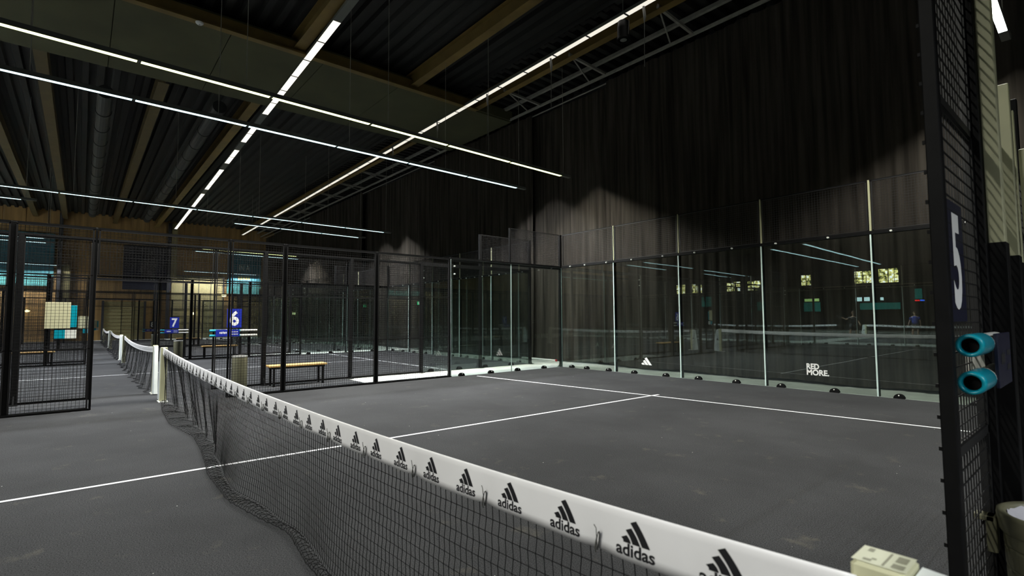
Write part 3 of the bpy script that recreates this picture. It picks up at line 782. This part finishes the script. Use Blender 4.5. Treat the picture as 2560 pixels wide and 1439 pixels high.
net_post('white net post with bolted base just left of the cream one', -6.65, 1, zt=.96, y0=-.03, y1=.05)
a = net_post('pale net post at the far end of the net behind the white post', -16.28, -1, zt=.94)
b = net_post('pale net post on the court with sign seven, nearer end', -18.15, 1, zt=.94)
dup(a, (-27.8, .05, 0), label='pale net post on the court with sign seven, far end')
dup(b, (-29.7, .05, 0), label='small pale net post on the court with sign eight, nearer end')
dup(a, (-39.3, .05, 0), label='smallest pale net post before the roller door')
dup(a, (-5.3, -20, 0), label='mirrored net post at the left end of the distant mirrored net')

# ---------------------------------------------------------------- signs and score tubes
def number_sign(label, x, y0, y1, z0, z1, ch, m='blue', face=1, k=.62):
    """plate facing +x, text runs toward +y"""
    t = thing('number_sign', label, 'sign', (x, (y0 + y1) / 2, z0), 0, 'court number signs')
    w2 = (y1 - y0) / 2; h = z1 - z0
    mb = MB(); mb.cbox(-.004, .004, -w2, w2, 0, h, .001); mb.build('plate', m, t)
    mb = MB(); stamp(mb, TX[ch], lambda u, v: (.0055 * face, u, v), -w2 * k, w2 * k, h * .10, h * .90); mb.build('numeral', 'white', t)
    return t
def score_tubes(label, x, y0, y1, zc, dz, r, py0, py1, caps=(.0, .16), pm='blue', lm='white', po=1.05):
    t = thing('score_counter', label, 'score counter', (x, 0, zc), 0, 'score counters on the fences')
    for z in (-dz / 2, dz / 2):
        mb = MB(); mb.tube([(0, y0 + .05, z), (0, y1, z)], r * .92, 20); o = mb.build('tube', 'tube', t, smooth=False)
        k = y0 - .005
        rr = r * 1.0
        mb = MB(); n = 28
        prof = [(k + .02, r * .62), (k, r * .66), (k - .006, r * .82), (k, r * .97), (k + .02, rr), (k + caps[1], rr), (k + caps[1], r * .9)]
        mb.loft([[(q * math.cos(a * 2 * PI / n), yy, z + q * math.sin(a * 2 * PI / n)) for a in range(n)] for yy, q in prof], caps=False)
        c = mb.build('end_ring', 'teal', t, smooth=True)
        mb = MB(); mb.loft([[(r * .62 * math.cos(a * 2 * PI / n), yy, z + r * .62 * math.sin(a * 2 * PI / n)) for a in range(n)] for yy in (k + .035, k + .045)]); mb.build('plug', 'steel', c)
        q = y0 + (y1 - y0) * .32; i = 0
        while q < y0 + (y1 - y0) * .62 and dz < .11:
            mb = MB(); mb.tube([(0, q, z), (0, q + .03, z)], r * 1.02, 14); mb.build('score_ring', 'teal' if i % 2 else 'white', t); q += .05; i += 1
    mb = MB(); mb.cbox(r * po, r * po + .012, py0, py1, -dz / 2 - r * .9, dz / 2 + r * .9, .002); mb.build('plate', pm, t)
    mb = MB(); n = 14; ya = py0 + .02; yb = py1 - .02; X = r * po + .0135
    u0 = ya + (yb - ya) * .12
    stampw = lambda a, b, z0, z1: mb.add([(X, a, z0), (X, b, z0), (X, b, z1), (X, a, z1)], [(0, 1, 2, 3)])
    for k in range(5): stampw(u0 + k * .028 * (yb - ya) / .4, u0 + (k * .028 + .018) * (yb - ya) / .4, -.012 - .004 * (k % 2), .022 + .01 * ((k * 7) % 3) / 3)
    for k in range(5):
        for z in (-.04, .012): stampw(ya + (yb - ya) * (.66 + k * .065), ya + (yb - ya) * (.66 + k * .065 + .045), z, z + .02)
    mb.build('lettering', lm, t)
    mb = MB(); mb.box(-r * .4 - .05, -r * .3, (py0 + py1) / 2 - .02, (py0 + py1) / 2 + .02, -dz / 2, dz / 2); mb.build('bracket', 'tube', t)
    return t
number_sign('royal blue court sign with white numeral 6', -6.455, 1.245, 1.53, 1.293, 1.697, '6')
number_sign('small royal blue court sign with white numeral 7', -17.955, 1.50, 1.80, 1.16, 1.585, '7')
number_sign('tiny dark court sign with white numeral 8', -29.455, 1.82, 2.12, 1.05, 1.43, '8', 'navy')
number_sign('large navy court sign with white numeral 5 seen edge-on', 5.540, 1.10, 1.38, 1.43, 1.86, '5', 'navy', k=.5)
score_tubes('two white score tubes with blue plate under sign six', -6.43, .93, 1.84, 1.18, .106, .024, 1.03, 1.48)
score_tubes('two white score tubes with blue plate under sign seven', -17.92, 1.20, 2.12, 1.03, .106, .024, 1.33, 1.78)
score_tubes('two dark score tubes with blue plate under sign eight', -29.42, 1.5, 2.4, .92, .106, .024, 1.62, 2.07)
score_tubes('big teal-ringed score tubes under sign five at the right edge', 5.590, 1.075, 1.60, 1.292, .122, .038, 1.30, 1.60, caps=(0, .20), pm='navy', lm='duct', po=.8)  # plate and lettering given darker colours that stand in for shade here
# info boards left of the doors
def info_board(x, y0, y1, z0, z1, lb, n=2):
    o = thing('notice_board', lb, 'board', (x, (y0 + y1) / 2, z0), 0, 'cream notice boards on the fences')
    wv = (y1 - y0) / 2; h = z1 - z0
    mb = MB(); mb.cbox(-.004, .004, -wv, wv * .98, 0, h, .002); mb.build('plate', 'cream', o)
    mb = MB(); mb.cbox(-.012, -.004, wv * .9, wv * 1.48, h * .04, h * .88, .002); mb.build('side_plate', 'teal', o)
    mb = MB(); mb.box(-.004, .012, -wv * .25, wv * .6, -h * .39, -h * .06); mb.build('lower_plate', 'teal', o)
    mb = MB(); mb.box(-.004, .013, wv * .6, wv * 1.5, -h * .39, -h * .06); mb.build('lower_white_plate', 'tube', o)
info_board(-6.455, -1.653, -1.30, 1.32, 1.795, 'largest cream notice board with teal edge left of the net posts')
info_board(-17.955, -1.233, -.895, 1.195, 1.626, 'middle-sized cream notice board right of the largest one')
info_board(-29.455, -.709, -.487, 1.11, 1.497, 'smallest pale notice board beside the door post')

# ---------------------------------------------------------------- benches and bins
def bench(label, x, y0, y1, h=.46):
    t = thing('wooden_bench', label, 'bench', (x, (y0 + y1) / 2, 0), 0, 'wooden benches between the courts')
    L = (y1 - y0) / 2
    mb = MB(); mb.cbox(-.17, -.005, -L, L, h - .04, h, .006); mb.cbox(.005, .17, -L, L, h - .04, h, .006); mb.build('seat', 'wood', t)
    mb = MB()
    for sx in (-.14, .14): mb.box(sx - .015, sx + .015, -L + .05, L - .05, h - .075, h - .042)
    for sy in (-L + .09, L - .09): mb.box(-.14, .14, sy - .015, sy + .015, h - .075, h - .042)
    mb.build('seat_frame', 'steel', t)
    for sx in (-.14, .14):
        for sy in (-L + .09, L - .09):
            mb = MB(); mb.cbox(sx - .02, sx + .02, sy - .02, sy + .02, 0, h - .06, .002); mb.build('leg', 'steel', t)
    return t
b1 = bench('wooden bench with black legs behind the near fence', -6.12, 2.0, 3.24)
dup(b1, (-17.2, 3.1, 0), label='wooden bench behind the court with sign six')
dup(b1, (-17.0, -2.4, 0), label='wooden bench at the left picture edge seen through mesh')
dup(b1, (-28.7, 3.6, 0), label='faint wooden bench below the score tubes of sign seven')
def bin_(label, x, y, h=.70, r=.15):
    t = thing('litter_bin', label, 'bin', (x, y, 0), 0, 'round grey bins between the courts')
    mb = MB(); mb.lathe([(r * .96, 0), (r, .015), (r, h - .03)], 28); mb.build('body', 'bin', t, smooth=True)
    mb = MB(); mb.lathe([(r + .003, h - .035), (r + .004, h - .004), (r - .004, h), (r - .02, h - .004), (r - .03, h - .12), (.0, h - .125)], 28); mb.build('rim', 'grey', t, smooth=True)
    return t
b2 = bin_('round grey bin standing left of the nearest wooden bench', -6.3, 1.48)
dup(b2, (-17.2, 1.7, 0), label='round grey bin below the score tubes of sign seven')
dup(b2, (-28.7, 2.0, 0), label='small round grey bin below sign eight')
t = thing('waste_bin', 'olive ribbed waste bin with liner in the lower right picture corner', 'bin', (5.752, 1.50, 0))
h, r = .74, .17
mb = MB()
prof = []
for k in range(9):
    z = .02 + k * .075; rr = r * (.80 + .16 * z / h)
    prof += [(rr - .004, z), (rr, z + .006), (rr + .002, z + .066), (rr - .004, z + .074)]
mb.lathe(prof, 40); mb.build('body', 'bin', t)
mb = MB(); mb.lathe([(r * .98, h - .07), (r * 1.02, h - .06), (r * 1.04, h - .012), (r * 1.03, h), (r * .97, h + .004), (r * .88, h - .004), (r * .86, h - .02), (r * .84, h - .05)], 40)
mb.build('rim', 'bin', t, smooth=True)
mb = MB(); rings = []
for k, (q, z) in enumerate(((.865, h - .01), (.80, h - .03), (.6, h - .09), (.3, h - .14), (.02, h - .15))):
    rings.append([((r * q + .004 * math.sin(a * 1.9 + k)) * math.cos(a * 2 * PI / 30), (r * q + .004 * math.sin(a * 1.9 + k)) * math.sin(a * 2 * PI / 30), z + .006 * math.sin(a * 2.7 + k)) for a in range(30)])
mb.loft(rings, caps=False); mb.build('liner', 'bag', t, smooth=True)
mb = MB(); mb.cbox(-r - .065, -r - .005, -.055, -.0, h - .05, h - .03, .003); mb.cbox(-r - .03, -r + .0, -.055, 0, h - .16, h - .03, .003); mb.build('clip_handle', 'bin', t)

# white pipe lying by the curtain
mb = MB(); mb.tube([(-8.0, 11.02, .06), (-6.22, 10.95, .06)], .032, 12, mi=0); mb.tube([(-6.23, 10.95, .06), (-6.19, 10.95, .06)], .034, 12, mi=1)
M['redcap'] = mat('red_cap', (.5, .02, .03), .5)
o = mb.build('curtain_weight_pipe', ['tube', 'redcap']); tag(o, 'white pipe with red tip on the floor before the curtain', 'pipe')

# ---------------------------------------------------------------- far end wall details
XW = -43.9
def poster(label, y0, y1, z0, z1, m, x=XW + .08):
    o = thing('wall_poster', label, 'poster', (x, (y0 + y1) / 2, (z0 + z1) / 2))
    mb = MB(); mb.cbox(-.02, .02, -(y1 - y0) / 2, (y1 - y0) / 2, -(z1 - z0) / 2, (z1 - z0) / 2, .005); mb.build('poster_panel', m, o)
    return o
p = poster('teal poster lettered IN A on the far ochre wall', 8.4, 11.1, 3.75, 7.75, 'poster_teal')
M['dimwhite'] = mat('faded_white_letters', (.62, .70, .68), .7); M['dimgold'] = mat('gold_letters', (.42, .36, .10), .7)
mb = MB(); stamp(mb, TX['IN A'], lambda u, v: (.025, u, v), -.42, .42, .05, .55); mb.build('lettering', 'dimwhite', p)
mb = MB()
for k in range(5): mb.box(.021, .026, -.48 + k * .2, -.34 + k * .2, -.75, -.45)
mb.build('gold_lettering', 'dimgold', p)
mb = MB(); mb.box(.021, .026, -.45, .45, -.92, -.88); mb.build('underline', 'dimwhite', p)
poster('wide teal poster at the left picture edge on the far wall', -7.6, -2.8, 4.0, 7.8, 'poster_teal')
p = poster('dark navy portrait poster between the two teal posters', 1.2, 4.35, 3.9, 7.4, 'poster_dark')
M['figure'] = mat('faded_figure_print', (.075, .07, .075), .8, var=.6, vscale=1.5)
mb = MB(); pts = [(-.25, -.9), (.45, -.95), (.5, -.2), (.62, .3), (.55, 1.0), (.35, 1.45), (.05, 1.4), (-.05, .8), (-.45, .4), (-.5, -.3)]
mb.add([(.022, a, b) for a, b in pts], [tuple(range(len(pts)))]); mb.build('printed_figure', 'figure', p)
mb = MB()
for k in range(9): mb.box(.021, .025, -.35 + k * .11, -.28 + k * .11, -1.1 + .06 * (k % 3), -.95 + .05 * (k % 2))
mb.build('lettering', 'dimwhite', p)
# lit recess drawn as a panel with its light painted pale, and roller door
mb = MB(); mb.box(XW - .05, XW + .02, 4.4, 8.1, 2.4, 5.1, 0); mb.box(XW + .02, XW + .1, 4.3, 8.2, 5.1, 5.2, 1); mb.box(XW + .02, XW + .1, 8.1, 8.2, 0, 5.1, 1); mb.box(XW - .05, XW + .01, 4.4, 8.1, 0, 2.4, 0)
for k in range(4): mb.box(XW + .02, XW + .04, 4.4, 8.1, .6 * (k + 1), .6 * (k + 1) + .03, 1)
for y in (5.2, 6.3, 7.2): mb.box(XW + .02, XW + .05, y, y + .04, 2.4, 5.1, 1)
struct(mb.build('lit_recess_1', ['wallpale', 'dark']), 'brightly lit recess in the far wall, coloured as a tall pale panel')
mb = MB(); k = 0.
while k < 2.9: mb.box(XW, XW + .06 , .15, 2.6, k, k + .24, 0); k += .27
mb.box(XW, XW + .12, .0, .15, 0, 3.0, 1); mb.box(XW, XW + .12, 2.6, 2.75, 0, 3.0, 1)
struct(mb.build('door_2', ['wallpale', 'dark']), 'pale slatted roller door in the far wall')
mb = MB(); mb.box(XW, XW + .35, 4.05, 4.25, 0, 9.4); mb.box(XW, XW + .35, -2.6, -2.4, 0, 9.4)
struct(mb.build('trim_1', 'dark'), 'dark band and posts on the far wall')
mb = MB(); mb.box(XW + .05, XW + .2, 4.3, 4.7, 4.9, 9.4); mb.box(XW + .05, XW + .18, -2.35, -1.9, 2.2, 5.6); struct(mb.build('trim_2', 'wallpale'), 'pale vertical pipe casings on the far wall')
for k, (y, z, x) in enumerate(((-4.1, 2.2, XW + .15), (5.95, 2.05, XW + .15), (8.15, 3.6, XW + .4))):
    t = thing('wall_lamp', ('small round wall lamp glowing at the left picture edge', 'small round wall lamp glowing above the number seven', 'small bright wall lamp above the number six')[k], 'lamp', (x, y, z))
    mb = MB(); rr = (.16, .18, .22)[k]
    mb.lathe([(0.01, -rr * .6), (rr * .7, -rr * .45), (rr, 0), (rr * .7, rr * .4), (.01, rr * .5)], 14); mb.build('globe', 'bulb', t, smooth=True)
    mb = MB(); mb.tube([(0, 0, rr * .4), (0, 0, rr * .8), (-.3, 0, rr * .8)], .02); mb.build('arm', 'steel', t)

# ---------------------------------------------------------------- the hall side that the glass mirrors
def lit_window(n, x0, x1, z0, z1):
    mb = MB(); mb.add([(x0, -44.97, z0), (x1, -44.97, z0), (x1, -44.97, z1), (x0, -44.97, z1)], [(3, 2, 1, 0)], 0)
    nn = 2
    for k in range(nn + 1):
        x = x0 + (x1 - x0) * k / nn; mb.box(x - .03, x + .03, -44.98, -44.9, z0, z1, 1)
    for z in (z0, z1): mb.box(x0 - .03, x1 + .03, -44.98, -44.9, z - .03, z + .03, 1)
    struct(mb.build('window_%d' % n, ['window', 'steel']))
for n, (a, b, c, d) in enumerate(((-13.1, -11.4, 5.15, 6.55), (-10.8, -9.0, 5.1, 6.65), (-35.4, -34, 4.7, 6.2), (-33, -31.4, 4.75, 6.2), (-27.9, -26, 4.75, 6.2), (-25.1, -23.4, 4.75, 6.15), (-18.6, -17.5, 5.2, 6.5)), 1):
    lit_window(n, a, b, c, d)
mb = MB(); mb.box(-45, 15, -44.9, -43.2, 4.55, 4.85); struct(mb.build('trim_3', 'galwall'), 'gallery floor edge along the opposite wall')
t = thing('gallery_railing', 'thin railing along the gallery mirrored in the glass', 'railing', (0, -43.3, 4.85))
mb = MB()
for z in (.35, .7, 1.05): mb.box(-45, 15, -.015, .015, z, z + .03)
mb.build('rail', 'steel', t)
for k in range(24):
    mb = MB(); mb.box(-44 + k * 2.5, -43.96 + k * 2.5, -.02, .02, 0, 1.05); mb.build('post', 'steel', t)
def lit_panel(label, x0, x1, z0, z1, y, m, name='lit_panel'):
    t = thing(name, label, 'screen', ((x0 + x1) / 2, y, z0))
    w2 = (x1 - x0) / 2
    mb = MB(); mb.cbox(-w2 - .04, w2 + .04, -.12, -.01, -.04, z1 - z0 + .04, .01); mb.build('casing', 'steel', t)
    mb = MB(); mb.add([(-w2, 0, 0), (w2, 0, 0), (w2, 0, z1 - z0), (-w2, 0, z1 - z0)], [(3, 2, 1, 0)]); mb.build('screen', m, t)
lit_panel('long teal counter front mirrored in the right glass pane', -11.8, -8.3, 2.2, 2.9, -42, 'screen')
lit_panel('white backlit panel mirrored above the teal counter', -12.2, -11.6, 3.1, 3.5, -42, 'screenwhite')
lit_panel('second white backlit panel mirrored above the teal counter', -11.4, -10.9, 3.1, 3.5, -42, 'screenwhite')
lit_panel('third small white backlit panel above the teal counter', -10.0, -9.7, 3.15, 3.45, -42, 'screenwhite')
lit_panel('upright teal banner mirrored at the right end of the glass wall', -7.1, -6.5, 3.2, 4.2, -42, 'screen')
lit_panel('teal window front mirrored left of the fourth glass joint', -17.3, -15.6, 2.1, 3.1, -42, 'screen')
lit_panel('green backlit strip above the mirrored teal window front', -17.2, -15.7, 3.2, 3.5, -42, 'screengreen')
lit_panel('teal poster mirrored beside the second glass joint', -29.9, -28.4, 2.9, 4.2, -42, 'screen')
lit_panel('dim bluish poster mirrored above the mirrored white post', -22.6, -21.6, 2.3, 3.3, -42, 'screen')
t = thing('lamp_pair', 'red and blue lamps mirrored under the upright teal banner', 'lamp', (-6.7, -41.9, 3.05))
mb = MB(); mb.cbox(-.38, -.02, -.05, .05, -.06, .06, .01); mb.build('red_lamp', 'red', t); mb = MB(); mb.cbox(.02, .38, -.05, .05, -.06, .06, .01); mb.build('blue_lamp', 'bluelamp', t)
t = thing('exit_sign', 'small green exit sign glowing behind the mesh', 'sign', (-15.0, 10.85, 2.12))
mb = MB(); mb.cbox(-.2, .2, -.02, .03, 0, .17, .005); mb.build('casing', 'steel', t)
mb = MB(); mb.add([(-.18, -.022, .01), (.18, -.022, .01), (.18, -.022, .16), (-.18, -.022, .16)], [(0, 1, 2, 3)]); mb.build('face', 'exit', t)
mb = MB(); mb.box(-.1, .02, -.026, -.023, .03, .14); mb.build('pictogram', 'white', t)
mb = MB(); mb.tube([(0, .005, .17), (0, .005, 6.84)], .006, 5); mb.build('hanging_rod', 'steel', t)

# two players of the court behind the viewer, seen only in the mirror image
def person(label, loc, rz, J, shirt, racket=False):
    t = thing('person', label, 'person', loc, rz)
    V, E, Rr = [], [], []
    def chain(pts, start=None):
        prev = start
        for p, r in pts:
            V.append(p); Rr.append(r); i = len(V) - 1
            if prev is not None: E.append((prev, i))
            prev = i
        return prev
    pel = chain([((0, 0, .95), (.15, .11))])
    waist = chain([((0, .0, 1.10), (.125, .09)), ((0, -.01, 1.30), (.16, .11)), ((0, -.02, 1.42), (.13, .09))], pel)
    chain([((0, -.02, 1.50), (.055, .055)), ((0, -.03, 1.57), (.06, .065)), ((0, -.035, 1.64), (.075, .09)), ((0, -.03, 1.72), (.07, .085)), ((0, -.02, 1.77), (.03, .04))], waist)
    for s, leg in ((-1, J['ll']), (1, J['rl'])): chain(leg, pel)
    hands = [chain(J['la'], waist), chain(J['ra'], waist)]
    for hnd, d in zip(hands, (J['ld'], J['rd'])):
        hp = Vector(V[hnd]); d = Vector(d).normalized(); sd = d.cross(Vector((0, 1, .2))).normalized()
        for q, L in ((-.03, .085), (-.01, .10), (.01, .095), (.03, .075)):
            chain([(tuple(hp + d * .04 + sd * q), (.009, .009)), (tuple(hp + d * (L * .6 + .04) + sd * q), (.008, .008)), (tuple(hp + d * (L + .04) + sd * q + Vector((0, .015, 0))), (.006, .006))], hnd)
        chain([(tuple(hp + sd * .04 + d * .02), (.011, .011)), (tuple(hp + sd * .055 + d * .06), (.008, .008))], hnd)
    me = bpy.data.meshes.new('body'); me.from_pydata(V, E, []); me.materials.append(M['skin'])
    o = bpy.data.objects.new('body', me); C.objects.link(o); o.parent = t
    sk = o.modifiers.new('skin', 'SKIN')
    for i, d in enumerate(me.skin_vertices[0].data): d.radius = Rr[i]; d.use_root = (i == 0)
    o.modifiers.new('sub', 'SUBSURF').levels = 1
    # clothing, hair, face
    mb = MB(); n = 16
    mb.loft([[(a * math.cos(k * 2 * PI / n), c + b * math.sin(k * 2 * PI / n), z) for k in range(n)] for z, a, b, c in ((.93, .19, .14, 0), (1.1, .175, .13, 0), (1.3, .205, .15, -.01), (1.42, .19, .12, -.02), (1.47, .09, .08, -.02))])
    mb.build('shirt', shirt, t, smooth=True)
    for arm in (J['la'], J['ra']):
        mb = MB(); mb.tube([arm[0][0], tuple((Vector(arm[0][0]) * .35 + Vector(arm[1][0]) * .65))], [.085, .068], 12); mb.build('sleeve', shirt, t, smooth=True)
    for leg in (J['ll'], J['rl']):
        mb = MB(); mb.tube([(leg[0][0][0] * .9, leg[0][0][1], .96), tuple(Vector(leg[0][0]) * .2 + Vector(leg[1][0]) * .8 + Vector((0, 0, .04)))], [.125, .10], 14); mb.build('shorts_leg', 'shirt_black', t, smooth=True)
        f = leg[-1][0]; mb = MB(); mb.tube([(f[0], f[1] + .05, .04), (f[0], f[1] - .06, .045), (f[0], f[1] - .16, .03)], [.045, .05, .035], 10); mb.build('shoe', 'white', t, smooth=True)
    mb = MB(); mb.lathe([(.02, 1.82), (.065, 1.805), (.095, 1.76), (.102, 1.70), (.095, 1.66)], 16, c=(0, -.01)); mb.build('hair', 'hair', t, smooth=True)
    mb = MB(); mb.tube([(0, -.115, 1.68), (0, -.135, 1.655)], [.008, .014], 6)
    for s in (-1, 1): mb.tube([(s * .03, -.11, 1.69), (s * .03, -.122, 1.69)], .009, 6); mb.tube([(s * .085, -.03, 1.67), (s * .10, -.025, 1.68)], .018, 6)
    mb.tube([(-.022, -.115, 1.625), (.022, -.115, 1.625)], .006, 6); mb.build('face_features', 'skin', t)
    if racket:
        hp = Vector(V[hands[1]]); d = Vector(J['rd']).normalized()
        k = thing('padel_racket', 'black padel racket held by the person in the black shirt', 'racket', loc, rz)
        mb = MB(); mb.tube([tuple(hp - d * .04), tuple(hp + d * .16)], .014, 8); mb.build('grip', 'steel', k)
        mb = MB(); cc = hp + d * .30; sd = d.cross(Vector((0, 1, 0))).normalized(); nn = d.cross(sd).normalized() * .019
        for q in (-1, 1): pass
        ring = [cc + d * .145 * math.cos(a * 2 * PI / 20) + sd * .125 * math.sin(a * 2 * PI / 20) for a in range(20)]
        mb.loft([[tuple(p - nn) for p in ring], [tuple(p + nn) for p in ring]]); mb.build('head', 'shirt_black', k)
    return t
person('person in black shirt and shorts reaching out a racket, mirrored in the glass', (-5.3, -17.3, 0), 2.6, dict(
    ll=[((-.10, 0, .90), (.09, .09)), ((-.16, -.06, .50), (.06, .06)), ((-.20, .04, .09), (.04, .04)), ((-.20, -.08, .05), (.04, .035))],
    rl=[((.10, 0, .90), (.09, .09)), ((.20, -.16, .52), (.06, .06)), ((.28, -.10, .09), (.04, .04)), ((.28, -.22, .05), (.04, .035))],
    la=[((-.19, -.02, 1.40), (.055, .055)), ((-.30, -.02, 1.16), (.042, .042)), ((-.34, -.18, .98), (.032, .028))],
    ra=[((.19, -.02, 1.40), (.055, .055)), ((.42, -.10, 1.30), (.042, .042)), ((.62, -.22, 1.38), (.032, .028))], ld=(-.1, -.3, -1), rd=(.9, -.3, .3)), 'shirt_black', True)
person('person in blue shirt standing on the far side of the mirrored net', (-3.0, -21.8, 0), 3.0, dict(
    ll=[((-.10, 0, .90), (.09, .09)), ((-.14, -.03, .50), (.06, .06)), ((-.17, .02, .09), (.04, .04)), ((-.17, -.10, .05), (.04, .035))],
    rl=[((.10, 0, .90), (.09, .09)), ((.14, -.03, .50), (.06, .06)), ((.17, .02, .09), (.04, .04)), ((.17, -.10, .05), (.04, .035))],
    la=[((-.19, -.02, 1.40), (.055, .055)), ((-.28, .0, 1.14), (.042, .042)), ((-.30, -.08, .90), (.032, .028))],
    ra=[((.19, -.02, 1.40), (.055, .055)), ((.30, .0, 1.14), (.042, .042)), ((.36, -.10, .92), (.032, .028))], ld=(-.05, -.1, -1), rd=(.1, -.1, -1)), 'shirt_blue')
